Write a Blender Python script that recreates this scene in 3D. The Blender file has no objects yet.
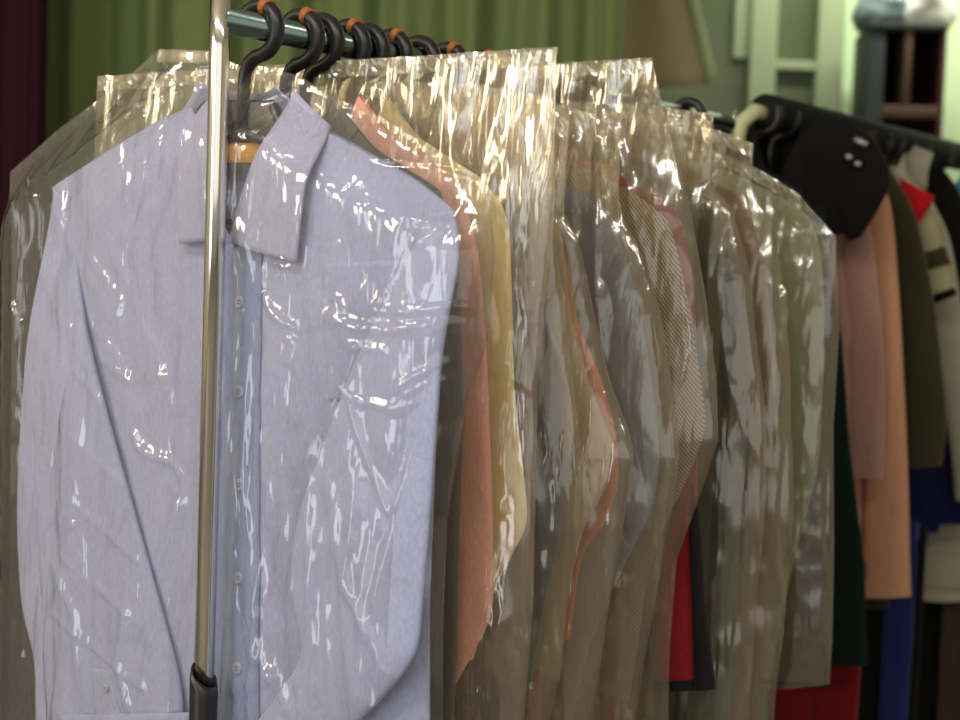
import bpy, math, random
import numpy as np
from mathutils import Vector, Matrix, noise as mn

random.seed(4)
SC = bpy.context.scene
COL = SC.collection
PI = math.pi

# ------------------------------------------------------------------ camera
CAM = np.array((0.0, 0.0, 1.33))
FPX = 1500.0
PITCH = math.radians(3.8)
ROLL = math.radians(2.1)
F_ = np.array((0, math.cos(PITCH), -math.sin(PITCH)))
R0 = np.array((1.0, 0, 0)); U0 = np.array((0, math.sin(PITCH), math.cos(PITCH)))
R_ = math.cos(ROLL) * R0 + math.sin(ROLL) * U0
U_ = math.cos(ROLL) * U0 - math.sin(ROLL) * R0


def ray(px, py):
    return F_ + R_ * (px - 480) / FPX - U_ * (py - 360) / FPX


def W(px, py, Y):
    """world point seen at a pixel, at distance Y into the room"""
    d = ray(px, py)
    return CAM + d * (Y / d[1])


# ------------------------------------------------------------------ rack line
ANG = math.radians(36)
E = np.array((math.cos(ANG), -math.sin(ANG), 0.0))      # across a garment
D = np.array((math.sin(ANG), math.cos(ANG), 0.0))       # along the rail
ORG = W(231, 21, 1.405)                               # rail centre above the chrome post
RAILZ = ORG[2]


def s_of(px):
    lo, hi = -0.3, 6.0
    for _ in range(60):
        m = (lo + hi) / 2
        P = ORG + D * m - CAM
        u = 480 + FPX * P.dot(R_) / P.dot(F_)
        if u < px: lo = m
        else: hi = m
    return lo


class Frame:
    """a hanger's own frame: x across the garment, y along the rail, z up, origin on the rail"""
    def __init__(self, s, yaw=0.0, dz=0.0):
        self.o = ORG + D * s + np.array((0, 0, dz))
        a = ANG + yaw
        self.rz = -a
        self.e = np.array((math.cos(a), -math.sin(a), 0.0))
        self.d = np.array((math.sin(a), math.cos(a), 0.0))
        self.s = s

    def L(self, px, py, y=0.0):
        d = ray(px, py)
        t = (self.o + self.d * y - CAM).dot(self.d) / d.dot(self.d)
        p = CAM + d * t - self.o
        return (p.dot(self.e), p[2])

    def pts(self, pl, y=0.0):
        return np.array([self.L(a, b, y) for a, b in pl])


# ------------------------------------------------------------------ object helpers
def tag(o, label=None, cat=None, group=None, kind=None):
    if label: o['label'] = label
    if cat: o['category'] = cat
    if group: o['group'] = group
    if kind: o['kind'] = kind
    return o


def empty(name, loc, rz=0.0, label=None, cat=None, group=None):
    o = bpy.data.objects.new(name, None)
    COL.objects.link(o)
    o.location = Vector(loc)
    o.rotation_euler = (0, 0, rz)
    o.empty_display_size = 0.05
    return tag(o, label, cat, group)


def mesh(name, V, Fc, mat, parent=None, smooth=True, loc=None, rz=None):
    me = bpy.data.meshes.new(name)
    me.from_pydata([tuple(map(float, v)) for v in V], [], [tuple(int(i) for i in f) for f in Fc])
    me.update()
    if smooth:
        me.polygons.foreach_set('use_smooth', [True] * len(me.polygons))
    o = bpy.data.objects.new(name, me)
    COL.objects.link(o)
    for m in (mat if isinstance(mat, (list, tuple)) else [mat]):
        me.materials.append(m)
    if parent: o.parent = parent
    if loc is not None: o.location = Vector(loc)
    if rz is not None: o.rotation_euler = (0, 0, rz)
    return o


class MB:
    def __init__(self): self.V, self.F = [], []

    def add(self, V, Fc):
        n = len(self.V)
        self.V += [tuple(v) for v in V]
        self.F += [tuple(i + n for i in f) for f in Fc]
        return self

    def box(self, x0, y0, z0, x1, y1, z1):
        v = [(x, y, z) for x in (x0, x1) for y in (y0, y1) for z in (z0, z1)]
        return self.add(v, [(0, 1, 3, 2), (4, 6, 7, 5), (0, 4, 5, 1), (2, 3, 7, 6), (0, 2, 6, 4), (1, 5, 7, 3)])

    def tube(self, path, r, n=14, caps=True, flat=1.0, up=None):
        path = [np.array(p, float) for p in path]
        rs = r if hasattr(r, '__len__') else [r] * len(path)
        T0 = path[1] - path[0]
        ref = np.array((0, 1.0, 0)) if abs(T0[1]) < 0.9 * np.linalg.norm(T0) else np.array((1.0, 0, 0))
        if up is not None: ref = np.array(up, float)
        V, Fc = [], []
        for i, p in enumerate(path):
            a = path[max(i - 1, 0)]; b = path[min(i + 1, len(path) - 1)]
            t = (b - a) / (np.linalg.norm(b - a) + 1e-12)
            n1 = ref - t * ref.dot(t); n1 /= np.linalg.norm(n1) + 1e-12
            n2 = np.cross(t, n1)
            ref = n1
            for k in range(n):
                q = 2 * PI * k / n
                V.append(p + n1 * math.cos(q) * rs[i] * flat + n2 * math.sin(q) * rs[i])
        m = len(path)
        for i in range(m - 1):
            for k in range(n):
                k2 = (k + 1) % n
                Fc.append((i * n + k, i * n + k2, (i + 1) * n + k2, (i + 1) * n + k))
        if caps:
            Fc.append(tuple(range(n - 1, -1, -1)))
            Fc.append(tuple((m - 1) * n + k for k in range(n)))
        return self.add(V, Fc)

    def cyl(self, p0, p1, r, n=20): return self.tube([p0, p1], r, n)

    def build(self, name, mat, parent=None, smooth=True, bevel=0, **k):
        o = mesh(name, self.V, self.F, mat, parent, smooth, **k)
        if bevel:
            b = o.modifiers.new('bevel', 'BEVEL'); b.width = bevel; b.segments = 2; b.limit_method = 'ANGLE'
        return o


def catmull(pts, n):
    P = np.array(pts, float)
    if len(P) == 2:
        t = np.linspace(0, 1, n)[:, None]
        return P[0] * (1 - t) + P[1] * t
    Q = np.vstack([2 * P[0] - P[1], P, 2 * P[-1] - P[-2]])
    out = []
    for x in np.linspace(0, len(P) - 1, n):
        i = min(int(x), len(P) - 2); t = x - i
        a, b, c, d = Q[i], Q[i + 1], Q[i + 2], Q[i + 3]
        out.append(0.5 * ((2 * b) + (-a + c) * t + (2 * a - 5 * b + 4 * c - d) * t * t + (-a + 3 * b - 3 * c + d) * t ** 3))
    return np.array(out)


def sstep(a, b, x):
    t = np.clip((np.asarray(x, float) - a) / (b - a), 0, 1)
    return t * t * (3 - 2 * t)


def nz(x, y, s=0.0): return mn.noise(Vector((x, y, s)))


def ridge(x, y, s=0.0): return 1.0 - 2.0 * abs(mn.noise(Vector((x, y, s))))


# ------------------------------------------------------------------ materials
def new_mat(name):
    m = bpy.data.materials.new(name); m.use_nodes = True
    nt = m.node_tree
    for n in list(nt.nodes): nt.nodes.remove(n)
    out = nt.nodes.new('ShaderNodeOutputMaterial')
    return m, nt, out


def srgb(r, g, b):
    f = lambda c: (c / 255 / 12.92) if c / 255 <= 0.04045 else ((c / 255 + 0.055) / 1.055) ** 2.4
    return (f(r), f(g), f(b), 1)


def simple(name, col, rough=0.5, metal=0.0, spec=0.5, var=0.0, scale=20, bump=0.0, bscale=200):
    m, nt, out = new_mat(name)
    b = nt.nodes.new('ShaderNodeBsdfPrincipled')
    b.inputs['Base Color'].default_value = col
    b.inputs['Roughness'].default_value = rough
    b.inputs['Metallic'].default_value = metal
    b.inputs['Specular IOR Level'].default_value = spec
    tc = nt.nodes.new('ShaderNodeTexCoord')
    if var:
        n = nt.nodes.new('ShaderNodeTexNoise'); n.inputs['Scale'].default_value = scale; n.inputs['Detail'].default_value = 5
        nt.links.new(tc.outputs['Object'], n.inputs['Vector'])
        mx = nt.nodes.new('ShaderNodeMixRGB'); mx.blend_type = 'MULTIPLY'
        mx.inputs['Fac'].default_value = 1
        r = nt.nodes.new('ShaderNodeValToRGB')
        r.color_ramp.elements[0].color = (1 - var,) * 3 + (1,); r.color_ramp.elements[1].color = (1 + var * .3,) * 3 + (1,)
        r.color_ramp.elements[0].position = .3; r.color_ramp.elements[1].position = .7
        nt.links.new(n.outputs['Fac'], r.inputs['Fac'])
        mx.inputs['Color1'].default_value = col
        nt.links.new(r.outputs['Color'], mx.inputs['Color2'])
        nt.links.new(mx.outputs['Color'], b.inputs['Base Color'])
    if bump:
        n = nt.nodes.new('ShaderNodeTexNoise'); n.inputs['Scale'].default_value = bscale; n.inputs['Detail'].default_value = 3
        nt.links.new(tc.outputs['Object'], n.inputs['Vector'])
        bp = nt.nodes.new('ShaderNodeBump'); bp.inputs['Strength'].default_value = bump; bp.inputs['Distance'].default_value = 0.002
        nt.links.new(n.outputs['Fac'], bp.inputs['Height']); nt.links.new(bp.outputs['Normal'], b.inputs['Normal'])
    nt.links.new(b.outputs['BSDF'], out.inputs['Surface'])
    return m


def cloth(name, col, col2=None, pat=None, pscale=300, width=0.5, rot=0.0, rough=0.85, sheen=0.15):
    """woven cloth: thread-scale mottling, creases in the bump, optional stripes / checks"""
    m, nt, out = new_mat(name)
    b = nt.nodes.new('ShaderNodeBsdfPrincipled')
    b.inputs['Roughness'].default_value = rough
    b.inputs['Specular IOR Level'].default_value = 0.2
    b.inputs['Sheen Weight'].default_value = sheen
    tc = nt.nodes.new('ShaderNodeTexCoord')
    mp = nt.nodes.new('ShaderNodeMapping'); mp.inputs['Scale'].default_value = (500, 500, 160)
    nt.links.new(tc.outputs['Object'], mp.inputs['Vector'])
    n = nt.nodes.new('ShaderNodeTexNoise'); n.inputs['Scale'].default_value = 1.0; n.inputs['Detail'].default_value = 2
    nt.links.new(mp.outputs['Vector'], n.inputs['Vector'])
    r = nt.nodes.new('ShaderNodeValToRGB')
    r.color_ramp.elements[0].color = (.88, .88, .88, 1); r.color_ramp.elements[1].color = (1.05, 1.05, 1.05, 1)
    r.color_ramp.elements[0].position = .3; r.color_ramp.elements[1].position = .7
    nt.links.new(n.outputs['Fac'], r.inputs['Fac'])
    mx = nt.nodes.new('ShaderNodeMixRGB'); mx.blend_type = 'MULTIPLY'; mx.inputs['Fac'].default_value = 1
    mx.inputs['Color1'].default_value = col
    if pat:
        mp2 = nt.nodes.new('ShaderNodeMapping'); mp2.inputs['Rotation'].default_value = (0, rot, 0)
        nt.links.new(tc.outputs['Object'], mp2.inputs['Vector'])
        w = nt.nodes.new('ShaderNodeTexWave'); w.wave_type = 'BANDS'; w.bands_direction = 'X'
        w.inputs['Scale'].default_value = pscale; w.inputs['Distortion'].default_value = 0.4
        nt.links.new(mp2.outputs['Vector'], w.inputs['Vector'])
        rr = nt.nodes.new('ShaderNodeValToRGB')
        rr.color_ramp.elements[0].position = width - .12; rr.color_ramp.elements[1].position = width + .12
        rr.color_ramp.elements[0].color = col; rr.color_ramp.elements[1].color = col2
        nt.links.new(w.outputs['Fac'], rr.inputs['Fac'])
        nt.links.new(rr.outputs['Color'], mx.inputs['Color1'])
    nt.links.new(r.outputs['Color'], mx.inputs['Color2'])
    nt.links.new(mx.outputs['Color'], b.inputs['Base Color'])
    n2 = nt.nodes.new('ShaderNodeTexNoise'); n2.inputs['Scale'].default_value = 26; n2.inputs['Detail'].default_value = 4
    n2.inputs['Distortion'].default_value = .6
    nt.links.new(tc.outputs['Object'], n2.inputs['Vector'])
    bp = nt.nodes.new('ShaderNodeBump'); bp.inputs['Strength'].default_value = .35; bp.inputs['Distance'].default_value = 0.008
    nt.links.new(n2.outputs['Fac'], bp.inputs['Height'])
    nt.links.new(bp.outputs['Normal'], b.inputs['Normal'])
    nt.links.new(b.outputs['BSDF'], out.inputs['Surface'])
    return m


def film(name, tint=(.97, .97, .96), haze=0.035, refl=0.06, edge=0.75, rough=0.07, bump=0.5, hazecol=(.8, .8, .78), fine=.5):
    """thin clear polythene: see-through, glossy with crinkles, a little milky"""
    m, nt, out = new_mat(name)
    tc = nt.nodes.new('ShaderNodeTexCoord')

    def bumped(scale, sz, dist, prev=None, ridged=True, strength=1.0):
        mp = nt.nodes.new('ShaderNodeMapping'); mp.inputs['Scale'].default_value = (sz[0], 1, sz[1])
        nt.links.new(tc.outputs['Object'], mp.inputs['Vector'])
        n = nt.nodes.new('ShaderNodeTexNoise')
        n.inputs['Scale'].default_value = scale; n.inputs['Detail'].default_value = 3; n.inputs['Roughness'].default_value = .45
        n.inputs['Distortion'].default_value = .5
        nt.links.new(mp.outputs['Vector'], n.inputs['Vector'])
        h = n.outputs['Fac']
        if ridged:
            a = nt.nodes.new('ShaderNodeMath'); a.operation = 'SUBTRACT'; a.inputs[1].default_value = .5
            nt.links.new(h, a.inputs[0])
            c = nt.nodes.new('ShaderNodeMath'); c.operation = 'ABSOLUTE'; nt.links.new(a.outputs[0], c.inputs[0])
            h = c.outputs[0]
        bp = nt.nodes.new('ShaderNodeBump'); bp.inputs['Strength'].default_value = strength; bp.inputs['Distance'].default_value = dist
        nt.links.new(h, bp.inputs['Height'])
        if prev: nt.links.new(prev, bp.inputs['Normal'])
        return bp.outputs['Normal']

    N = bumped(6, (1.6, .42), .035, None, True, bump)
    N = bumped(18, (1.9, .42), .006, N, True, min(1.0, bump * fine))
    lw = nt.nodes.new('ShaderNodeLayerWeight'); lw.inputs['Blend'].default_value = .5
    nt.links.new(N, lw.inputs['Normal'])
    p = nt.nodes.new('ShaderNodeMath'); p.operation = 'POWER'; p.inputs[1].default_value = 3.0
    nt.links.new(lw.outputs['Facing'], p.inputs[0])
    ma = nt.nodes.new('ShaderNodeMath'); ma.operation = 'MULTIPLY_ADD'; ma.use_clamp = True
    ma.inputs[1].default_value = edge; ma.inputs[2].default_value = refl
    nt.links.new(p.outputs[0], ma.inputs[0])
    tr = nt.nodes.new('ShaderNodeBsdfTransparent'); tr.inputs['Color'].default_value = tint + (1,)
    gl = nt.nodes.new('ShaderNodeBsdfGlossy'); gl.inputs['Roughness'].default_value = rough
    gl.inputs['Color'].default_value = (1, 1, 1, 1)
    nt.links.new(N, gl.inputs['Normal'])
    di = nt.nodes.new('ShaderNodeBsdfDiffuse'); di.inputs['Color'].default_value = hazecol + (1,)
    nt.links.new(N, di.inputs['Normal'])
    tl = nt.nodes.new('ShaderNodeBsdfTranslucent'); tl.inputs['Color'].default_value = hazecol + (1,)
    dm = nt.nodes.new('ShaderNodeMixShader'); dm.inputs[0].default_value = .35
    nt.links.new(di.outputs[0], dm.inputs[1]); nt.links.new(tl.outputs[0], dm.inputs[2])
    m1 = nt.nodes.new('ShaderNodeMixShader'); m1.inputs[0].default_value = haze
    nt.links.new(tr.outputs[0], m1.inputs[1]); nt.links.new(dm.outputs[0], m1.inputs[2])
    m2 = nt.nodes.new('ShaderNodeMixShader')
    nt.links.new(ma.outputs[0], m2.inputs[0])
    nt.links.new(m1.outputs[0], m2.inputs[1]); nt.links.new(gl.outputs[0], m2.inputs[2])
    nt.links.new(m2.outputs[0], out.inputs['Surface'])
    return m


FILM_FRONT = film('clear_polythene_front', haze=.042, refl=.065, bump=1.0, rough=.085, fine=.8)
FILM = film('clear_polythene', haze=.11, refl=.10, edge=.4, bump=1.0, rough=.14, tint=(.95, .935, .89), hazecol=(.82, .70, .50), fine=.75)
FILM_SEAL = film('crinkled_seal', haze=.2, refl=.14, bump=.8, rough=.14, hazecol=(.8, .72, .55))
CHROME = simple('chrome', (.88, .86, .78, 1), .12, 1.0)
RAILM = simple('rail_steel', (.17, .23, .22, 1), .22, 1.0)
BLACKP = simple('black_plastic', (.012, .011, .012, 1), .32, 0, .5)
BLACKH = simple('black_hook_plastic', (.010, .009, .010, 1), .38, 0, .5)
TAPE = simple('orange_brown_tape', srgb(165, 98, 38), .6, var=.3, scale=300)
GOLD = simple('gold_band', srgb(205, 145, 30), .55, var=.35, scale=160)
BUTTON = simple('pearl_button', srgb(160, 165, 185), .3)
BUTTONHOLE = simple('button_hole', srgb(60, 62, 80), .8)


# ------------------------------------------------------------------ garment geometry
def sack(nu, nv, xl, xr, ztf, ztb, zbot, yf, yb):
    """two sheets (front and back) joined down both sides and, where they meet, along the top.
    xl, xr: functions of z; ztf, ztb, zbot: functions of u; yf, yb: functions of (u, dz, x, z)"""
    us = np.sin(np.linspace(-1, 1, nu) * PI / 2 * .9) / math.sin(PI / 2 * .9)
    V = []; ring = 2 * nu - 2
    for j in range(nv):
        v = j / (nv - 1)
        v = v ** 1.15
        for i in range(ring):
            front = i < nu
            u = us[i] if front else us[ring - i]
            zt = ztf(u) if front else ztb(u)
            z = zt + (zbot(u) - zt) * v
            a, b = xl(z), xr(z)
            x = (a + b) / 2 + u * (b - a) / 2
            y = yf(u, zt, x, z) if front else yb(u, zt, x, z)
            V.append((x, y, z))
    Fc = []
    for j in range(nv - 1):
        for i in range(ring):
            i2 = (i + 1) % ring
            Fc.append((j * ring + i, (j + 1) * ring + i, (j + 1) * ring + i2, j * ring + i2))
    return V, Fc


def interp_z(poly):
    P = np.array(sorted([tuple(p) for p in poly], key=lambda q: q[1]))
    zs, xs = P[:, 1], P[:, 0]
    return lambda z: float(np.interp(z, zs, xs))


def interp_u(pts, x0, x1):
    """top edge given as (x, z) points between x0 and x1, as a function of u in -1..1"""
    P = np.array(sorted([tuple(p) for p in pts]))
    return lambda u: float(np.interp((x0 + x1) / 2 + u * (x1 - x0) / 2, P[:, 0], P[:, 1]))


SURF = {}


def body_mesh(name, mat, parent, top, left, right, zbot, T=.018, Tb=None, vneck=None, backneck=.02, seed=0, amp=.004,
              nu=46, nv=64, yoff=0.0, fold=10, dents=()):
    """torso of a hanging garment. top: shoulder line (x, z); left/right: side edges (x, z);
    vneck: (xa, za, xpoint, zpoint, xb, zb) opening in the front"""
    Tb = Tb or T
    xl, xr = interp_z(left), interp_z(right)
    x0, x1 = top[0][0], top[-1][0]
    zs = interp_u(top, x0, x1)

    def neck(u):
        if not vneck: return None
        x = (x0 + x1) / 2 + u * (x1 - x0) / 2
        xa, za, xp, zp, xb, zb = vneck
        if xa < x < xb:
            if x < xp: return za + (zp - za) * (x - xa) / (xp - xa)
            return zb + (zp - zb) * (xb - x) / (xb - xp)
        return None

    def ztf(u):
        n = neck(u)
        return zs(u) if n is None else min(n, zs(u))

    def ztb(u):
        n = neck(u)
        return zs(u) if n is None else zs(u) - backneck * min(1, abs((n - zs(u))) * 30)

    def fl(x, z, d):
        k = sstep(.03, .25, d)
        return amp * k * (nz(x * fold, z * 1.6, seed) * 1.2 + .5 * nz(x * fold * 2.3 + z * 6, z * 4, seed + 5)) \
            + amp * .35 * nz(x * 30 + z * 18, z * 24 - x * 10, seed + 9)

    def prof(u): return max(0.0, 1 - abs(u) ** 3.2) ** .55

    def yf(u, zt, x, z):
        d = zs(u) - z
        dn = 0.0
        for pl, a, wl, wr_ in dents:
            # hollow beside a sleeve: steep on the sleeve's side, long on the other
            for k in range(len(pl) - 1):
                (xa, za), (xb, zb_) = pl[k], pl[k + 1]
                if zb_ <= z <= za:
                    q = x - (xa + (xb - xa) * (za - z) / (za - zb_ + 1e-9))
                    dn = max(dn, a * math.exp(-(q / (wl if q < 0 else wr_)) ** 2) * float(sstep(0, .08, d)))
        return dn * prof(u) + yoff - T * prof(u) * (.25 + .75 * float(sstep(0, .06, d))) + fl(x, z, d) * prof(u)

    def yb(u, zt, x, z):
        d = zs(u) - z
        return yoff + Tb * prof(u) * (.25 + .75 * float(sstep(0, .06, d))) + fl(x + 3, z, d) * prof(u)

    V, Fc = sack(nu, nv, xl, xr, ztf, ztb, lambda u: zbot + .006 * math.cos(u * 5), yf, yb)
    o = mesh(name, V, Fc, mat, parent)

    def surf(x, z):
        a, b = xl(z), xr(z)
        u = max(-1, min(1, (x - (a + b) / 2) / ((b - a) / 2)))
        return yf(u, zs(u), x, z)
    SURF[name + parent.name] = surf
    return o


def sleeve_mesh(name, mat, parent, outer, inner, n=44, th=.012, y0=0.0, y1=0.0, seed=0, amp=.004, m=26, tuck=.35, pinch=None):
    """flattened tube between two edge lines given as (x, z) points; y0/y1 its depth at shoulder and cuff"""
    A, B = catmull(outer, n), catmull(inner, n)
    V = []
    for i in range(n):
        t = i / (n - 1)
        c = (A[i] + B[i]) / 2; h = (A[i] - B[i]) / 2
        k = th * (.5 + .5 * float(sstep(0, tuck, t)))
        yc = y0 + (y1 - y0) * float(sstep(0, .28, t))
        for j in range(m):
            q = 2 * PI * j / m
            cs, sn = math.cos(q), math.sin(q)
            cx = math.copysign(abs(cs) ** .8, cs); sy = math.copysign(abs(sn) ** .8, sn)
            x, z = c[0] + h[0] * cx, c[1] + h[1] * cx
            y = yc - k * sy
            f = (nz(x * 13 + z * 7, z * 7 - x * 9, seed) * 1.1 + .7 * ridge(x * 16 - z * 9, z * 5 + x * 5, seed + 3) * .5 + .35 * nz(x * 34, z * 30, seed + 6)) * amp
            V.append((x, y + f * abs(sn) * min(1, t * 6), z))
    Fc = []
    for i in range(n - 1):
        for j in range(m):
            j2 = (j + 1) % m
            Fc.append((i * m + j, (i + 1) * m + j, (i + 1) * m + j2, i * m + j2))
    Fc.append(tuple(range(m)))
    return mesh(name, V, Fc, mat, parent)


def slab(outline_fn, nu, nv, thick):
    """thin sheet with thickness: outline_fn(u, v) -> point (x, y, z) on its front; thickness towards +y"""
    V, Fc = [], []
    for k in (0, 1):
        for j in range(nv):
            for i in range(nu):
                p = outline_fn(i / (nu - 1), j / (nv - 1))
                V.append((p[0], p[1] + k * thick, p[2]))
    o = nu * nv
    for j in range(nv - 1):
        for i in range(nu - 1):
            a = j * nu + i
            Fc.append((a, a + nu, a + nu + 1, a + 1))
            Fc.append((o + a, o + a + 1, o + a + nu + 1, o + a + nu))
    for i in range(nu - 1):
        Fc.append((i, i + 1, o + i + 1, o + i)); b = (nv - 1) * nu + i
        Fc.append((b, o + b, o + b + 1, b + 1))
    for j in range(nv - 1):
        a = j * nu; Fc.append((a, o + a, o + a + nu, a + nu)); b = j * nu + nu - 1
        Fc.append((b, b + nu, o + b + nu, o + b))
    return V, Fc


def quad_slab(name, mat, parent, q, y, nu=14, nv=18, thick=.002, curve=.006, seed=0, amp=.0012, ytop=None, on=None, lift=.002):
    """four corners (x, z): top-left, top-right, bottom-right, bottom-left; bulging towards the viewer"""
    q = [np.array(p, float) for p in q]

    def fn(u, v):
        p = (q[0] * (1 - u) + q[1] * u) * (1 - v) + (q[3] * (1 - u) + q[2] * u) * v
        if on is not None:
            return (p[0], on(p[0], p[1]) - lift, p[1])
        yy = (y if ytop is None else ytop + (y - ytop) * float(sstep(0, .5, v)))
        return (p[0], yy - curve * (1 - (2 * u - 1) ** 2) * .6 - curve * .4 * math.sin(v * PI) + amp * nz(p[0] * 40, p[1] * 25, seed), p[1])
    V, Fc = slab(fn, nu, nv, thick)
    return mesh(name, V, Fc, mat, parent)


# ------------------------------------------------------------------ hangers
HOOKR, HOOKZ, HSHIFT = .0235, -.0035, -.018


def hook_path():
    P = []
    R = HOOKR; cz = HOOKZ
    for a in np.linspace(190, -75, 30):
        t = math.radians(a)
        P.append((R * math.cos(t), 0, cz + R * math.sin(t)))
    P += [(-.003, 0, cz - R - .001), (-.011, 0, cz - R - .006), (-.0165, 0, cz - R - .016), (-.018, 0, cz - R - .028), (-.018, 0, -.092)]
    return P


def hanger(fr, label, grp, span=.19, drop=.16, tape=True, name='clothes_hanger'):
    t = empty(name, fr.o, fr.rz, label, 'hanger', grp)
    MB().tube(hook_path(), [.0058] * 2 + [.0068] * 28 + [.0068, .0066, .006, .0058, .0058], 14, flat=1.15).build('hook', BLACKH, t)
    m = MB()
    hs = HSHIFT
    zc_ = -.098
    m.tube([(hs - span, 0, -drop), (hs - span * .6, 0, zc_ + (-drop - zc_) * .56), (hs - .03, 0, zc_ - .008), (hs, 0, zc_), (hs + .03, 0, zc_ - .008), (hs + span * .6, 0, zc_ + (-drop - zc_) * .56), (hs + span, 0, -drop)],
           [.0045, .0055, .006, .007, .006, .0055, .0045], 12)
    m.build('shoulder_arm', BLACKP, t)
    MB().tube([(hs - span * .9, 0, -drop - .006), (hs + span * .9, 0, -drop - .006)], .003, 10).build('trouser_bar', BLACKP, t)
    if tape:
        q = [math.radians(a) for a in (58, 66, 74)]
        MB().tube([(HOOKR * math.cos(a), 0, HOOKZ + HOOKR * math.sin(a)) for a in q], .0082, 14, flat=1.15).build('tape_band', TAPE, t)
    return t


# ------------------------------------------------------------------ bags
def seg_dist(X, Z, poly):
    best = np.full(X.shape, 1e9)
    tt = np.zeros(X.shape)
    n = len(poly) - 1
    for k in range(n):
        a, b = np.array(poly[k]), np.array(poly[k + 1])
        ab = b - a
        t = np.clip(((X - a[0]) * ab[0] + (Z - a[1]) * ab[1]) / (ab.dot(ab) + 1e-12), 0, 1)
        d = np.hypot(X - a[0] - t * ab[0], Z - a[1] - t * ab[1])
        m = d < best
        best = np.where(m, d, best); tt = np.where(m, (k + t) / n, tt)
    return best, tt


def bag_mesh(name, mat, top, left, right, zbot, T=.03, Tb=.024, seed=0, amp=.004, nu=90, nv=110, creases=(), shoulder=None, ramp=.13,
             loc=None, rz=None, vstretch=1.0, flat=6.0):
    xl, xr = interp_z(left), interp_z(right)
    x0, x1 = top[0][0], top[-1][0]
    zs = interp_u(top, x0, x1)

    def prof(u): return max(0.0, 1 - abs(u) ** flat) ** .6

    def wr(x, z, s):
        # tension folds fanning from the hanger's neck and running down, crossed by crumples
        r = math.hypot(x, z + .03) + 1e-6
        th = math.atan2(x, -(z + .03) + .001)
        fan = ridge(th * 5.5, r * 2.0, s) * (r / (r + .1))
        down = ridge(x * 20 + z * 2.5 + nz(x * 3, z * 3, s) * 2.6, z * 2.8 * vstretch, s + 4)
        cr = ridge(x * 12 + z * 9, z * 13 - x * 6, s + 8)
        fine = ridge(x * 34, z * 26, s + 12)
        return amp * (.55 * fan + .8 * down + .45 * cr + .22 * fine)

    def yf(u, zt, x, z):
        d = zt - z
        k = float(sstep(0, ramp, d))
        return -T * prof(u) * k - wr(x, z, seed) * prof(u) * (.15 + .85 * k)

    def yb(u, zt, x, z):
        d = zt - z
        k = float(sstep(0, ramp, d))
        return Tb * prof(u) * k + wr(x + 5, z, seed) * prof(u) * (.15 + .85 * k) + .0004

    V, Fc = sack(nu, nv, xl, xr, zs, zs, lambda u: zbot + .008 * math.sin(u * 9 + seed), yf, yb)
    V = np.array(V)
    if creases:
        ring = 2 * nu - 2
        idx = np.arange(len(V)) % ring
        fm = (idx > 0) & (idx < nu - 1)
        X, Z = V[:, 0], V[:, 2]
        for pl, a, w in creases:
            d, t = seg_dist(X, Z, pl)
            fade = np.clip(np.minimum(t, 1 - t) * 6 + .25, 0, 1)
            V[:, 1] -= np.where(fm, a * np.exp(-(d / w) ** 2) * fade, 0)
    return mesh(name, V, Fc, mat, None, loc=loc, rz=rz)


# ================================================================== near rack
RACK_END = s_of(728)
rack = empty('garment_rack', (ORG[0], ORG[1], 0), -ANG, 'chrome garment rack whose front post stands before the pale blue shirt', 'clothes rack')
H = RAILZ
PY = -.0135
MB().tube([(0, PY, .70), (0, PY, H - .03), (0, PY, H + .028)], .0096, 28).build('post', CHROME, rack)
jz = W(205, 668, 1.395)[2]
m = MB()
# black joint sleeve whose upper lip is cut at a slant
n = 32; V = []; Fc = []
for k in range(n):
    q = 2 * PI * k / n
    V.append((.0122 * math.cos(q), .0122 * math.sin(q) + PY, jz - .006 - .010 * math.cos(q)))
for k in range(n):
    q = 2 * PI * k / n
    V.append((.0135 * math.cos(q), .0135 * math.sin(q) + PY, jz - .016 - .010 * math.cos(q)))
for k in range(n):
    q = 2 * PI * k / n
    V.append((.0125 * math.cos(q), .0125 * math.sin(q) + PY, jz - .16))
for k in range(n):
    q = 2 * PI * k / n
    V.append((.0098 * math.cos(q), .0098 * math.sin(q) + PY, jz - .010 - .010 * math.cos(q)))
for a, b in ((0, 1), (1, 2), (3, 0)):
    for k in range(n):
        k2 = (k + 1) % n
        Fc.append((a * n + k, a * n + k2, b * n + k2, b * n + k))
mesh('joint_sleeve', V, Fc, BLACKP, rack)
MB().tube([(0, PY, .03), (0, PY, jz - .14)], .0115, 24).build('lower_post', CHROME, rack)
MB().tube([(0, PY, H), (0, RACK_END, H)], .0125, 24).build('hanging_rail', RAILM, rack)
MB().tube([(0, RACK_END, .03), (0, RACK_END, H + .02)], .0105, 24).build('far_post', CHROME, rack)
for y in (0, RACK_END):
    MB().tube([(-.22, y, .03), (.22, y, .03)], .0115, 18).build('foot_bar', CHROME, rack)
    for x in (-.2, .2):
        MB().cyl((x - .01, y, .018), (x + .01, y, .018), .018, 20).build('castor', BLACKP, rack)
MB().tube([(0, 0, .12), (0, RACK_END, .12)], .009, 18).build('base_bar', CHROME, rack)

# ------------------------------------------------------------------ front shirt
BLUE = cloth('pale_blue_shirting', srgb(152, 157, 188), sheen=.2)
PLK = cloth('blue_placket', srgb(132, 144, 178), sheen=.2)
BLUE_IN = cloth('pale_blue_collar', srgb(156, 156, 184), sheen=.2)
H1 = 259
f1 = Frame(s_of(H1))
hanger(f1, 'black plastic hanger inside the pale blue dress shirt', 'hangers on the near rack', drop=.178, span=.17)
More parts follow.
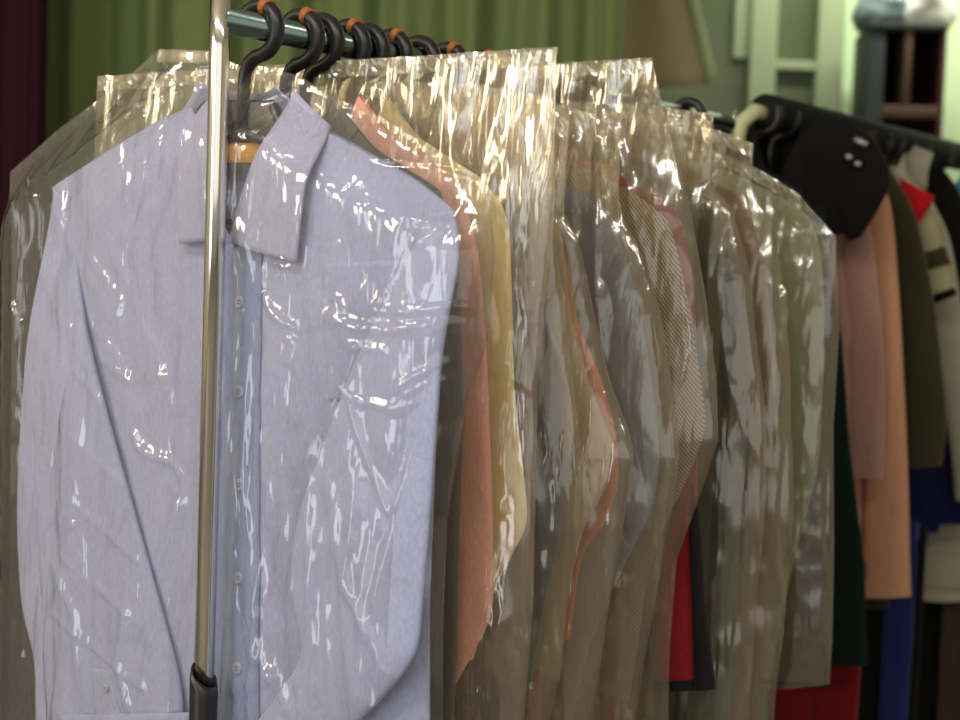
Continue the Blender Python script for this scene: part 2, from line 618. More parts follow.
# broad neck plate with a gold band
hg = bpy.data.objects['clothes_hanger']
def shirt_front():
    t = empty('dress_shirt', f1.o, f1.rz, 'pale blue dress shirt with open collar behind the chrome post', 'shirt')
    P = lambda pl, y=0: f1.pts(pl, y)
    top = P([(52, 188), (110, 152), (160, 122), (182, 112), (205, 104), (238, 118), (280, 108), (312, 122), (360, 148), (420, 182), (452, 208)])
    left = P([(52, 188), (70, 270), (82, 400), (84, 560), (80, 730), (80, 860)])
    right = P([(452, 208), (444, 300), (436, 450), (430, 600), (430, 730), (430, 860)])
    vn = (*f1.L(196, 105), *f1.L(229, 256, -.02), *f1.L(290, 105))
    body_mesh('body', BLUE, t, top, left, right, f1.L(200, 830)[1], T=.019, Tb=.016, vneck=vn, backneck=.012, seed=2, amp=.0042, nu=110, nv=120, fold=14,
              dents=[(P([(424, 190), (404, 258), (370, 345), (336, 436), (310, 512), (302, 580), (306, 650), (300, 760)], -.02), .0175, .045, .05)])
    # sleeves
    lo = P([(50, 190), (43, 262), (36, 345), (30, 430), (27, 520), (31, 600), (43, 655), (45, 705), (46, 770)], -.012)
    li = P([(66, 196), (82, 290), (104, 370), (125, 445), (150, 535), (173, 615), (188, 675), (192, 715), (190, 770)], -.012)
    ls = sleeve_mesh('sleeve', BLUE, t, lo, li, n=90, th=.0085, y0=-.006, y1=-.0235, seed=11, amp=.0045, m=40)
    ro = P([(450, 210), (459, 262), (453, 345), (447, 432), (441, 520), (434, 600), (426, 652), (398, 690), (366, 722), (335, 755)], -.012)
    ri = P([(425, 214), (407, 262), (371, 350), (337, 440), (311, 515), (303, 580), (313, 648), (290, 690), (266, 722), (240, 752)], -.012)
    rs = sleeve_mesh('sleeve', BLUE, t, ro, ri, n=90, th=.0085, y0=-.006, y1=-.0275, seed=23, amp=.0035, m=40)
    # cuffs
    c = P([(58, 714), (196, 712), (200, 800), (66, 800)], -.03)
    quad_slab('cuff', BLUE, ls, c, -.0335, thick=.004, curve=.002, seed=4)
    c = P([(300, 768), (372, 735), (345, 800), (260, 800)], -.03)
    quad_slab('cuff', BLUE, rs, P([(236, 742), (346, 768), (330, 840), (215, 815)], -.03), -.0335, thick=.004, curve=.002, seed=5)
    # sleeve opening strip with its small button
    quad_slab('sleeve_placket', BLUE, ls, P([(92, 668), (110, 670), (124, 722), (98, 726)], -.03), -.0318, thick=.003, curve=.001)
    button(ls, *f1.L(106, 688, -.034), -.0338, r=.0042)
    # collar leaves and the band behind the neck
    cl = quad_slab('collar', BLUE_IN, t, P([(279, 87), (314, 123), (298, 263), (230, 243)], -.026), -.0285, nu=18, nv=26, thick=.0022, curve=.005, seed=3, ytop=-.006)
    quad_slab('collar_leaf', BLUE_IN, cl, P([(178, 116), (205, 85), (219, 240), (181, 244)], -.026), -.0285, nu=18, nv=26, thick=.0022, curve=.005, seed=6, ytop=-.006)
    a, b, c_, d_ = f1.L(204, 84), f1.L(279, 87), f1.L(180, 114), f1.L(314, 123)

    def band(u, v):
        # rolled collar going round the back of the neck
        top_ = np.array(a) * (1 - u) + np.array(b) * u
        low_ = np.array(c_) * (1 - u) + np.array(d_) * u
        p = top_ * (1 - v) + low_ * v
        s_ = math.sin(u * PI)
        return (p[0], -.006 + .022 * s_ + .006 * v, p[1] - .006 * s_)
    V, Fc = slab(band, 24, 8, .002)
    mesh('collar_back', V, Fc, BLUE_IN, cl)
    # front strip with buttons
    pk = quad_slab('placket', PLK, t, P([(206, 248), (262, 246), (256, 800), (200, 800)], -.021), -.0195, nu=10, nv=80, thick=.0026, on=SURF['body' + t.name], lift=.0024)
    for yy in (302, 392, 485, 578, 668):
        bx_, bz_ = f1.L(238, yy, -.022)
        button(pk, bx_, bz_, SURF['body' + t.name](bx_, bz_) - .0026)
    # breast pocket
    quad_slab('breast_pocket', BLUE, t, P([(322, 263), (410, 259), (402, 398), (322, 402)], -.02), -.0185, nu=24, nv=30, thick=.0012, on=SURF['body' + t.name], lift=.0011)
    return t


def button(parent, x, z, y, r=.0058):
    m = MB()
    m.tube([(x, y + .001, z), (x, y - .0008, z), (x, y - .0018, z)], [r, r, r * .86], 20)
    b = m.build('button', BUTTON, parent)
    ring = [(x + r * .78 * math.cos(q), y - .0019, z + r * .78 * math.sin(q)) for q in np.linspace(0, 2 * PI, 20)]
    m2 = MB()
    for dx in (-1, 1):
        for dz in (-1, 1):
            m2.cyl((x + dx * r * .24, y - .0022, z + dz * r * .24), (x + dx * r * .24, y - .001, z + dz * r * .24), r * .13, 8)
    n0 = len(b.data.vertices)
    # holes share the button's mesh through a second material
    me = b.data
    V = [tuple(v.co) for v in me.vertices] + m2.V
    Fc = [tuple(p.vertices) for p in me.polygons]
    k = len(Fc)
    Fc += [tuple(i + n0 for i in f) for f in m2.F]
    me2 = bpy.data.meshes.new('button')
    me2.from_pydata(V, [], Fc); me2.materials.append(BUTTON); me2.materials.append(BUTTONHOLE)
    for i, p in enumerate(me2.polygons): p.material_index = 1 if i >= k else 0
    b.data = me2
    return b


shirt_front()
# the hanger's broad neck plate and gold band, seen in the open collar
q = f1.pts([(200, 100), (272, 100), (290, 142), (190, 142)], .004)
quad_slab('neck_plate', BLACKP, hg, q, .004, thick=.006, curve=.004, amp=0)
q = f1.pts([(196, 143), (268, 143), (264, 163), (200, 163)], .002)
quad_slab('gold_band', GOLD, hg, q, .003, thick=.007, curve=.004, amp=.001)['label'] = 'gold coloured band'

# front bag
def front_bag():
    P = lambda pl, y=-.03: [tuple(p) for p in f1.pts(pl, y)]
    top = P([(10, 172), (60, 128), (120, 84), (158, 50), (210, 52), (240, 66), (262, 66), (300, 76), (330, 96), (380, 116), (440, 154), (488, 182)], 0)
    left = P([(10, 172), (9, 250), (8, 420), (6, 600), (4, 730), (4, 900)], 0)
    right = P([(488, 182), (494, 250), (488, 335), (462, 420), (446, 520), (442, 620), (441, 730), (441, 900)], 0)
    C = []
    def cr(pl, a, w): C.append((P(pl), a, w))
    # creases seen in the cover: chest squiggle, cross streaks, elbow folds, radiating folds
    cr([(274, 262), (272, 290), (280, 308), (292, 322), (310, 330)], .004, .004)
    cr([(285, 262), (296, 268), (288, 282), (276, 300)], .003, .0035)
    cr([(296, 336), (306, 345), (300, 368)], .003, .004)
    cr([(345, 296), (350, 312), (334, 318)], .003, .004)
    cr([(332, 325), (348, 320), (366, 328), (400, 330), (450, 322)], .004, .0045)
    cr([(380, 310), (420, 312), (452, 306), (492, 310)], .0035, .004)
    cr([(372, 346), (392, 350), (350, 345)], .0025, .003)
    cr([(346, 386), (365, 400), (400, 408), (430, 400)], .003, .004)
    cr([(400, 390), (420, 376), (445, 362)], .004, .004)
    cr([(405, 398), (425, 385), (440, 380)], .003, .003)
    cr([(355, 395), (372, 450), (388, 500), (394, 520)], .003, .004)
    cr([(416, 440), (408, 475), (396, 515)], .003, .004)
    cr([(145, 428), (150, 446), (166, 456)], .005, .005)
    cr([(166, 456), (185, 460), (192, 478)], .004, .005)
    cr([(134, 296), (126, 312), (112, 328)], .003, .003)
    cr([(78, 328), (120, 330)], .002, .003)
    cr([(125, 545), (140, 515), (165, 480)], .003, .003)
    cr([(70, 530), (120, 505)], .002, .003)
    cr([(194, 490), (178, 545), (164, 575)], .006, .008)
    cr([(138, 665), (145, 635), (158, 615)], .003, .003)
    cr([(272, 570), (266, 600), (268, 622)], .004, .004)
    cr([(248, 100), (278, 86)], .004, .003)
    cr([(300, 80), (322, 97), (350, 99)], .004, .003)
    cr([(360, 156), (420, 162), (455, 172)], .003, .003)
    cr([(400, 215), (440, 225), (420, 250)], .004, .004)
    cr([(412, 250), (372, 340), (330, 430), (300, 500)], .003, .004)
    for k in range(12):
        x0 = 240 + k * 17
        cr([(x0 + 40, 470 + (k * 37) % 60), (x0 + 26, 600), (x0 + 20 + (k % 3) * 8, 720)], .0022, .005)
    cr([(205, 72), (160, 100), (105, 142), (50, 182)], .005, .006)
    cr([(208, 58), (170, 70), (146, 92)], .005, .006)
    cr([(160, 54), (146, 90), (150, 110)], .005, .006)
    cr([(190, 56), (172, 84), (140, 118)], .004, .005)
    cr([(60, 130), (40, 170), (16, 240)], .003, .005)
    cr([(14, 176), (30, 190), (48, 200)], .004, .005)
    cr([(18, 300), (24, 320), (34, 322)], .004, .006)
    cr([(440, 420), (400, 520), (372, 640), (368, 720)], .004, .006)
    cr([(320, 440), (318, 540), (324, 640), (322, 720)], .004, .006)
    cr([(335, 470), (352, 580), (380, 640), (394, 690)], .004, .006)
    cr([(100, 350), (140, 380), (200, 372)], .003, .006)
    cr([(60, 560), (84, 610), (92, 700)], .003, .006)
    cr([(140, 600), (128, 660), (140, 715)], .004, .005)
    cr([(180, 590), (160, 640), (150, 690)], .003, .005)
    cr([(255, 640), (290, 680), (300, 715)], .004, .007)
    cr([(240, 690), (262, 680), (296, 668)], .004, .006)
    for k in range(7):
        cr([(95 - k * 6, 250 + k * 60), (130 + k * 6, 300 + k * 66)], .0018, .004)
    for k, (ax, ay) in enumerate([(75, 270), (110, 290), (150, 300), (60, 220), (300, 420), (240, 520)]):
        cr([(205, 100), ((205 + ax) / 2 + 5, (100 + ay) / 2), (ax, ay)], .0015, .004)
    o = bag_mesh('garment_bag', FILM_FRONT, top, left, right, f1.L(240, 800)[1], T=.0405, Tb=.02, seed=31, amp=.0024, nu=230, nv=250, flat=9,
                 creases=C, loc=f1.o, rz=f1.rz, ramp=.08)
    tag(o, 'clear plastic garment cover over the pale blue dress shirt', 'garment cover', 'plastic garment covers')
    # folded seal strip standing up at the neck
    sl = P([(160, 49), (211, 51), (212, 64), (158, 63)], 0)
    quad_slab('top_seal', FILM_SEAL, o, sl, -.002, nu=20, nv=6, thick=.0012, curve=.002, amp=.004)
    return o


front_bag()


# ------------------------------------------------------------------ the garments behind
OUTER = {}


def garment(name, hpx, mat, label, cat, outer, yaw=0, width=.075, T=.012, tpx=None, zb_px=860, grp=None, collar=None, sleeves=True,
            cuff=None, th=.008, seed=0, mat_sleeve=None, dz=0.0, zs_px=None, inner=None, vneck=True, hang=None, nh=.055, y1=-.002, amp=.0035, hlabel=None, hgrp='hangers on the near rack'):
    fr = Frame(s_of(hpx), yaw, dz)
    OUTER[hpx] = outer
    o = fr.pts(outer)
    t = empty(name, fr.o, fr.rz, label, cat, grp)
    xs, zs_ = o[0]
    zn = zs_ + .078 if zs_px is None else fr.L(hpx, zs_px)[1]
    top = [(-xs, zs_), (-xs * .55, zs_ + (zn - zs_) * .5), (-nh, zn), (0, zn - .012), (nh, zn), (xs * .55, zs_ + (zn - zs_) * .5), (xs, zs_)]
    tx = fr.L(tpx, 600)[0] if tpx else xs * .93
    zb = fr.L(hpx, zb_px)[1]
    if sleeves:
        right = [(xs, zs_), (min(tx, xs * .97), zs_ - .10), (tx, zs_ - .25), (tx, zb - .05)]
    else:
        right = [tuple(p) for p in o] + [(o[-1][0], zb - .05)]
    left = [(-a, b) for a, b in right]
    vn = (-nh, zn, 0, zn - .13, nh, zn) if vneck else None
    body_mesh('body', mat, t, top, left, right, zb, T=T, vneck=vn, seed=seed, amp=amp, nu=40, nv=50)
    if sleeves:
        if inner is not None:
            iv = fr.pts(inner)
        else:
            iv = []
            for i in range(len(o)):
                a = o[max(i - 1, 0)]; b = o[min(i + 1, len(o) - 1)]
                tv = (b - a) / np.linalg.norm(b - a)
                nv_ = np.array((tv[1], -tv[0]))
                if nv_[0] > 0: nv_ = -nv_
                w = width * min(1, .35 + .65 * i / 1.5)
                iv.append(o[i] + nv_ * w)
            iv = np.array(iv)
            iv[1:-1] = (iv[:-2] + 2 * iv[1:-1] + iv[2:]) / 4
        for sgn in (1, -1):
            oo = o * np.array((sgn, 1)); ii = iv * np.array((sgn, 1))
            sm = sleeve_mesh('sleeve', mat_sleeve or mat, t, oo, ii, n=46, th=th, y0=0, y1=y1, seed=seed + 7, amp=amp)
            if cuff:
                A = np.vstack([oo[-1], ii[-1]])
                d = (oo[-1] - oo[-2]); d = d / np.linalg.norm(d)
                cm = cuff if not isinstance(cuff, tuple) else cuff[0]
                hgt = .012 if not isinstance(cuff, tuple) else cuff[1]
                M = MB()
                V = []; mm = 24
                for kk in (0, 1):
                    for j in range(mm):
                        q = 2 * PI * j / mm
                        c = A.mean(0) + d * (hgt * kk - .004); h = (A[0] - A[1]) / 2 * 1.03
                        V.append((c[0] + h[0] * math.cos(q), y1 - (th + .0015) * math.sin(q), c[1] + h[1] * math.cos(q)))
                Fc = [(j, mm + j, mm + (j + 1) % mm, (j + 1) % mm) for j in range(mm)] + [tuple(range(mm, 2 * mm))]
                mesh('cuff', V, Fc, cm, sm)
    if collar:
        for sgn in (1, -1):
            q = [(sgn * .012, zn + .012), (sgn * (nh + .008), zn - .006), (sgn * (nh + .004), zn - .075), (sgn * .022, zn - .06)]
            if sgn < 0: q = [q[1], q[0], q[3], q[2]]
            quad_slab('collar', collar, t, q, -T - .002, nu=8, nv=10, thick=.002, curve=.004, seed=seed, ytop=-.004)
    if hlabel:
        hanger(fr, hlabel, hgrp, span=min(.16, xs * .85), drop=max(.125, -zs_ + .006), tape=hang != 'plain')
    return t, fr


def bag(hpx, label, toppx, zb_px, seed, T=.017, Tb=.014, yaw=0, half=.28, amp=.0062, seal=True, bottom=None, mat=None, nu=190, nv=150, right_px=None, topdrop=0.0, creases=(), hl=None, over=None):
    """rectangular cover with a straight heat-sealed top edge; toppx: y of the seal at the hook"""
    fr = Frame(s_of(hpx), yaw)
    zt = fr.L(hpx, toppx)[1]
    zb = fr.L(hpx, zb_px)[1]
    hr = half; half = hl or half
    rnd = random.Random(seed)
    top = []
    for k in range(15):
        x = -half + (half + hr) * k / 14
        e = abs(x) / half
        top.append((x, zt + .003 * rnd.uniform(-1, 1) - topdrop * e * e))
    te = top[0][1]; tr = top[-1][1]
    right = [(hr, tr), (hr + .004, te - .1), (hr - .006, te - .3), (hr - .002, te - .5), (hr - .02, zb - .05)]
    if over:
        for pl in over:
            pp = fr.pts(pl)
            right = [(max(x, float(np.interp(z, pp[::-1, 1], pp[::-1, 0])) + .022) if pp[-1, 1] < z < pp[0, 1] else x, z) for x, z in
                     [(float(np.interp(zz, [q[1] for q in right][::-1], [q[0] for q in right][::-1])), zz) for zz in np.linspace(right[0][1], right[-1][1], 40)]]
    if over:
        out_, pm, pz = [], -9, right[0][1]
        for x, z in right:
            pm = max(x, pm - .14 * (pz - z)); pz = z
            out_.append((pm + .005 * nz(z * 9, seed, 2), z))
        right = out_
    if right_px: right = [(hr, tr)] + [tuple(p) for p in fr.pts(right_px)] 
    left = [(-half, te), (-half - .004, te - .1), (-half + .006, te - .3), (-half, te - .5), (-half + .02, zb - .05)]
    C = [([tuple(fr.L(a, b, -T)) for a, b in pl], am, w) for pl, am, w in creases]
    for k in range(26):
        # long tension folds running down from the hanger's shoulders
        a0 = rnd.uniform(-.02, .2); z0 = zt - rnd.uniform(.03, .12); ln = rnd.uniform(.12, .42)
        dx = rnd.uniform(-.05, .07)
        C.append(([(a0, z0), (a0 + dx * .5 + rnd.uniform(-.006, .006), z0 - ln * .5), (a0 + dx, z0 - ln)], rnd.uniform(.0018, .0045), rnd.uniform(.003, .0065)))
    for k in range(16):
        a0 = rnd.uniform(.02, half * .9); z0 = zt - rnd.uniform(.06, .6); dx = rnd.uniform(.02, .07)
        C.append(([(a0, z0), (a0 + dx * .5, z0 - rnd.uniform(.0, .03)), (a0 + dx, z0 - rnd.uniform(-.02, .05))], rnd.uniform(.0015, .0035), rnd.uniform(.003, .0055)))
    o = bag_mesh('garment_bag', mat or FILM, top, left, right, zb, T=T, Tb=Tb, seed=seed, amp=amp, nu=nu, nv=nv, loc=fr.o, rz=fr.rz, ramp=.2, flat=8, creases=C)
    tag(o, label, 'garment cover', 'plastic garment covers')
    if seal:
        hgt = .016

        def fn(u, v):
            x = -half + (half + hr) * u
            e = abs(x) / half
            z = zt - topdrop * e * e + .002 - hgt * v
            y = -.0022 + .0045 * nz(x * 95, z * 30, seed) + .003 * ridge(x * 160 + z * 80, z * 60, seed + 2)
            return (x, y, z)
        V, Fc = slab(fn, 130, 5, .0012)
        mesh('top_seal', V, Fc, FILM_SEAL, o, smooth=False)
    return o


CHAR = cloth('taupe_grey', srgb(92, 84, 74))
SALMON = cloth('salmon', srgb(238, 172, 152))
CREAM = cloth('cream', srgb(250, 232, 172))
NAVY = cloth('charcoal_navy', srgb(50, 52, 62))
TAUPE = cloth('taupe', srgb(158, 138, 112))
ORANGE = cloth('orange_rust', srgb(196, 104, 70))
STEEL = cloth('blue_grey', srgb(116, 120, 130))
TSTR = cloth('taupe_stripe', srgb(156, 138, 112), srgb(104, 90, 72), 'stripe', 95, .5, rot=.75)
RED = cloth('crimson', srgb(140, 26, 32))
BLK = cloth('black_cloth', srgb(22, 22, 24), sheen=.05)
GGRN = cloth('grey_green_stripe', srgb(84, 88, 70), srgb(32, 36, 28), 'stripe', 9, .55)
PINK = cloth('dusty_taupe', srgb(118, 92, 74))
PALE = cloth('pale_sage', srgb(136, 140, 112))

HG = 'hangers on the near rack'
garment('shirt', 300, CHAR, 'dark taupe shirt pressed right behind the pale blue dress shirt', 'shirt',
        [(440, 190), (458, 250), (462, 340), (463, 440), (460, 540), (458, 640), (452, 760)], tpx=440, seed=41, T=.011, th=.007,
        hlabel='black plastic hanger just behind the foremost one on the near rack')
garment('blouse', 320, SALMON, 'salmon pink blouse between the dark taupe shirt and the cream shirt', 'blouse',
        [(452, 176), (476, 240), (486, 330), (490, 420), (493, 500), (494, 575), (490, 620), (466, 668), (440, 712)], tpx=440, seed=52, T=.011, th=.007,
        hang='plain', hlabel='black plastic hanger carrying the salmon pink blouse')
garment('shirt', 347, CREAM, 'cream yellow shirt with bent sleeve beside the salmon blouse', 'shirt',
        [(478, 176), (506, 215), (513, 300), (515, 390), (524, 470), (527, 522), (510, 560), (491, 602), (474, 660)], tpx=455, seed=63, T=.011, th=.007,
        hlabel='black plastic hanger carrying the cream yellow shirt')
garment('shirt', 366, NAVY, 'charcoal navy shirt right behind the cream yellow shirt', 'shirt',
        [(500, 188), (535, 240), (548, 320), (556, 400), (562, 470), (560, 530), (546, 600), (532, 680), (522, 760)], tpx=500, width=.085, seed=74, T=.012, th=.008,
        hang='plain', hlabel='black plastic hanger carrying the charcoal navy shirt', collar=NAVY)
garment('shirt', 390, TAUPE, 'plain taupe shirt with bent sleeve behind the charcoal navy shirt', 'shirt',
        [(530, 190), (560, 230), (572, 310), (590, 380), (611, 436), (616, 460), (600, 500), (584, 530), (570, 590), (560, 680)], tpx=530, width=.07, seed=85, T=.013,
        hlabel='black plastic hanger carrying the plain taupe shirt')
garment('shirt', 418, ORANGE, 'rust orange shirt peeping out behind the plain taupe sleeve', 'shirt',
        [(540, 200), (562, 244), (578, 320), (602, 380), (617, 440), (618, 485), (604, 525), (582, 560), (570, 640)], tpx=545, width=.06, seed=96, T=.013,
        hang='plain', hlabel='black plastic hanger carrying the rust orange shirt')
garment('shirt', 447, STEEL, 'blue grey shirt between the rust orange and striped taupe shirts', 'shirt',
        [(588, 196), (618, 235), (638, 300), (652, 380), (660, 450), (652, 510), (628, 560), (604, 610), (586, 660), (570, 740)], tpx=570, width=.09, seed=107, T=.014,
        hlabel='black plastic hanger carrying the blue grey shirt', collar=STEEL)
garment('shirt', 482, TSTR, 'finely striped taupe shirt with wide bent sleeve', 'shirt',
        [(632, 192), (668, 222), (684, 280), (696, 345), (706, 412), (702, 442), (684, 488), (664, 528), (648, 580), (630, 700)], tpx=600, width=.085, seed=118, T=.016,
        hlabel='black plastic hanger carrying the striped taupe shirt', collar=TSTR)
gr, fr10 = garment('long_sleeved_top', 506, RED, 'crimson long sleeved top with black side panel and black cuffs', 'top',
        [(640, 186), (676, 212), (692, 280), (698, 380), (698, 480), (698, 580), (697, 682)],
        inner=[(620, 200), (640, 260), (650, 350), (656, 450), (655, 520), (655, 600), (656, 682)], tpx=625, zb_px=850, seed=129, T=.016, cuff=(BLK, .012), th=.010,
        hlabel='black plastic hanger carrying the crimson top', collar=RED)
# black side panel down the outside of each red sleeve
for sgn, ch in zip((1, -1), [c for c in gr.children if c.name.startswith('sleeve')]):
    a = fr10.pts([(696, 470), (700, 540), (706, 610), (716, 688)]) * np.array((sgn, 1))
    b = fr10.pts([(692, 470), (694, 540), (696, 610), (697, 688)]) * np.array((sgn, 1))
    sleeve_mesh('side_panel', BLK, ch, a, b, n=20, th=.010, y0=-.003, y1=-.004, seed=3, amp=.001)['label'] = 'black side panel'
garment('shirt', 545, GGRN, 'grey green shirt with broad dark stripes beside the crimson top', 'shirt',
        [(676, 180), (714, 206), (732, 270), (742, 360), (748, 440), (746, 520), (738, 600), (730, 740)], tpx=690, width=.10, seed=140, T=.016,
        hang='plain', hlabel='black plastic hanger carrying the striped grey green shirt')
garment('shirt', 588, PINK, 'dusty brown shirt between the striped grey green and pale sage garments', 'shirt',
        [(706, 178), (746, 204), (764, 270), (772, 360), (776, 450), (774, 530), (766, 620), (756, 740)], tpx=715, width=.10, seed=151, T=.016,
        hang='plain', hlabel='black plastic hanger carrying the dusty brown shirt')
garment('blouse', 640, PALE, 'pale sage blouse nearest the far end of the near rack', 'blouse',
        [(780, 196), (812, 222), (823, 270), (825, 340), (822, 420), (818, 470), (800, 540), (786, 600), (770, 680)], tpx=765, width=.12, seed=162, T=.018,
        hang='plain', hlabel='black plastic hanger carrying the pale sage blouse')

garment('tank_top', 688, BLK, 'black sleeveless top showing beside the hem of the pale sage blouse', 'top',
        [(800, 188), (818, 220), (824, 330), (828, 450), (830, 560), (830, 655)], sleeves=False, zb_px=660, seed=173, T=.018,
        hang='plain', hlabel='black plastic hanger carrying the black sleeveless top')

bag(320, 'clear plastic cover with crinkled top edge over the salmon blouse', 64, 900, 5, half=.281, hl=.335, T=.018, Tb=.012, amp=.0045)
bag(366, 'clear plastic cover over the charcoal navy shirt', 84, 900, 6, half=.235, hl=.262, topdrop=.03, T=.019, over=[OUTER[366]])
bag(390, 'clear plastic cover over the plain taupe shirt', 90, 900, 17, half=.225, hl=.25, topdrop=.05, T=.019, over=[OUTER[390]])
bag(447, 'clear plastic cover over the blue grey shirt', 94, 900, 7, half=.225, hl=.25, topdrop=.05, T=.02, over=[OUTER[447]])
bag(482, 'clear plastic cover with stiff upright corner over the striped taupe shirt', 69, 900, 8, half=.222, T=.021, Tb=.018,
    right_px=[(666, 120), (688, 200), (704, 290), (716, 380), (718, 440), (698, 500), (676, 560), (670, 640), (668, 700), (668, 900)])
bag(545, 'clear plastic cover over the striped grey green shirt', 104, 900, 9, half=.225, topdrop=.02, T=.022, over=[OUTER[545]])
bag(588, 'clear plastic cover over the dusty brown shirt', 112, 900, 10, half=.23, topdrop=.045, T=.022, over=[OUTER[588]])
bag(640, 'clear plastic cover over the pale sage blouse, short of the floor', 140, 650, 11, half=.235, topdrop=.075, T=.025, Tb=.02, right_px=[(800, 170), (836, 236), (839, 330), (833, 430), (834, 540), (832, 642)], creases=[([(752, 176), (785, 186), (814, 194)], .006, .007)])

# ================================================================== far rack
s0, s1 = s_of(752), s_of(985)
P0 = ORG + D * s0
DZ2 = .027
H2 = H + DZ2
rack2 = empty('garment_rack', (P0[0], P0[1], 0), -ANG, 'cream painted rack with black padded rail behind the plastic covers, hung with unwrapped clothes', 'clothes rack')
Lr = s1 - s0
CREAMP = simple('cream_paint', srgb(196, 200, 150), .45)
PADM = simple('black_rail_padding', (.010, .013, .012, 1), .8, 0, .15, bump=.5, bscale=60)
MB().tube([(0, .03, H2), (0, Lr, H2)], .012, 20).build('hanging_rail', CREAMP, rack2)
MB().tube([(0, .03, H2 + .004), (0, .04, H2 + .004), (0, Lr - .02, H2 + .004), (0, Lr - .01, H2 + .004)], [.02, .027, .027, .02], 20).build('rail_padding', PADM, rack2)
MB().tube([(0, .04, H2), (-.004, .015, H2 + .002), (-.018, .0, H2 - .016), (-.026, 0, H2 - .05), (-.028, 0, H2 - .1), (-.028, 0, .03)], .012, 18).build('post', CREAMP, rack2)
MB().tube([(0, Lr, .03), (0, Lr, H2)], .012, 20).build('post', CREAMP, rack2)
for y in (0, Lr):
    MB().tube([(-.22, y, .03), (.22, y, .03)], .012, 18).build('foot_bar', CREAMP, rack2)

GREEN = cloth('bottle_green', srgb(6, 26, 20), sheen=.05)
BLK2 = cloth('black_wool', srgb(12, 12, 13), sheen=.05)
DPINK = cloth('rose_taupe', srgb(172, 132, 116))
PEACH = cloth('peach_tan', srgb(200, 148, 114))
OLIVE = cloth('olive_brown', srgb(58, 52, 30))
CRM = cloth('cream_knit', srgb(170, 162, 126))
WHT = cloth('off_white', srgb(170, 164, 144))
NAVB = cloth('navy', srgb(22, 28, 74))
BLUE2 = cloth('royal_blue', srgb(30, 36, 100))
DRED = cloth('dark_red', srgb(120, 8, 20))
SREDC = cloth('scarlet', srgb(190, 14, 24))
BRN = cloth('brown', srgb(70, 54, 40))
FG = 'hangers on the far rack'


def far(*a, **k):
    k.setdefault('hgrp', FG); k.setdefault('hang', 'plain'); k.setdefault('T', .016); k.setdefault('dz', DZ2)
    return garment(*a, **k)


far('dress', 764, GREEN, 'bottle green sleeveless dress beside the pale sage blouse', 'dress',
    [(824, 206), (829, 250), (842, 340), (850, 450), (864, 560), (868, 664)], sleeves=False, zb_px=646, zs_px=208, seed=201, T=.02,
    hlabel='black hanger carrying the bottle green dress')
j, frj = far('jacket', 782, BLK2, 'short black jacket at the front of the far rack', 'jacket',
    [(852, 122), (876, 142), (890, 178), (880, 206), (862, 234)], inner=[(800, 130), (806, 156), (818, 188), (834, 216), (850, 240)], tpx=836, zb_px=230, zs_px=112, seed=212, nh=.05, T=.02, th=.014,
    hlabel='black hanger carrying the short black jacket')
STUD = simple('pale_metal_stud', srgb(170, 160, 165), .4, .3)
for (px_, py_, w_, h_) in ((861, 142, .020, .008), (849, 157, .008, .008), (858, 164, .008, .008)):
    x_, z_ = frj.L(px_, py_, -.022)
    MB().tube([(x_ - w_ / 2, -.021, z_ + w_ * .2), (x_, -.0235, z_), (x_ + w_ / 2, -.021, z_ - w_ * .2)], [h_ * .5, h_ * .6, h_ * .5], 12).build('snap_stud', STUD, j)
far('shirt', 800, DPINK, 'rose taupe shirt hanging below the short black jacket', 'shirt',
    [(852, 176), (866, 210), (876, 260), (884, 340), (886, 420), (884, 478)], inner=[(836, 180), (840, 230), (840, 270), (842, 340), (848, 420), (850, 478)], tpx=846, zb_px=640, seed=223,
    hlabel='black hanger carrying the rose taupe shirt')
far('cardigan', 816, PEACH, 'peach tan cardigan with long straight sleeve', 'cardigan',
    [(874, 176), (890, 204), (898, 280), (904, 380), (908, 480), (911, 596)], inner=[(862, 184), (868, 230), (866, 300), (866, 400), (864, 500), (862, 597)], tpx=858, zb_px=560, seed=234, th=.016,
    hlabel='black hanger carrying the peach tan cardigan')
far('jacket', 836, OLIVE, 'olive brown jacket between the peach cardigan and the cream jacket', 'jacket',
    [(892, 172), (914, 212), (930, 280), (940, 350), (946, 420), (942, 466)], inner=[(878, 180), (890, 240), (898, 300), (902, 360), (905, 420), (906, 468)], tpx=890, zb_px=600, seed=245, th=.016,
    hlabel='black hanger carrying the olive brown jacket')
cj, frc = far('jacket', 858, CRM, 'cream jacket with scarlet collar and dark banded sleeve', 'jacket',
    [(906, 178), (930, 206), (942, 240), (950, 268), (956, 290)], inner=[(890, 184), (905, 215), (914, 250), (920, 280), (924, 302)], tpx=892, zb_px=520, zs_px=172, seed=256, th=.018,
    hlabel='black hanger carrying the cream jacket')
for sgn, ch in zip((1, -1), [c for c in cj.children if c.name.startswith('sleeve')]):
    a = frc.pts([(945, 246), (951, 264)]) * np.array((sgn, 1)); b = frc.pts([(915, 254), (920, 274)]) * np.array((sgn, 1))
    sleeve_mesh('sleeve_band', OLIVE, ch, a, b, n=6, th=.022, y0=-.004, y1=-.004, amp=0)['label'] = 'dark sleeve band'
    a = frc.pts([(955, 287), (957, 293)]) * np.array((sgn, 1)); b = frc.pts([(922, 299), (925, 306)]) * np.array((sgn, 1))
    sleeve_mesh('sleeve_hem', BLK2, ch, a, b, n=6, th=.022, y0=-.004, y1=-.004, amp=0)['label'] = 'black sleeve hem'
quad_slab('collar', SREDC, cj, frc.pts([(900, 178), (934, 196), (930, 206), (908, 240)], -.03), -.03, curve=.01, thick=.006)['label'] = 'scarlet collar'
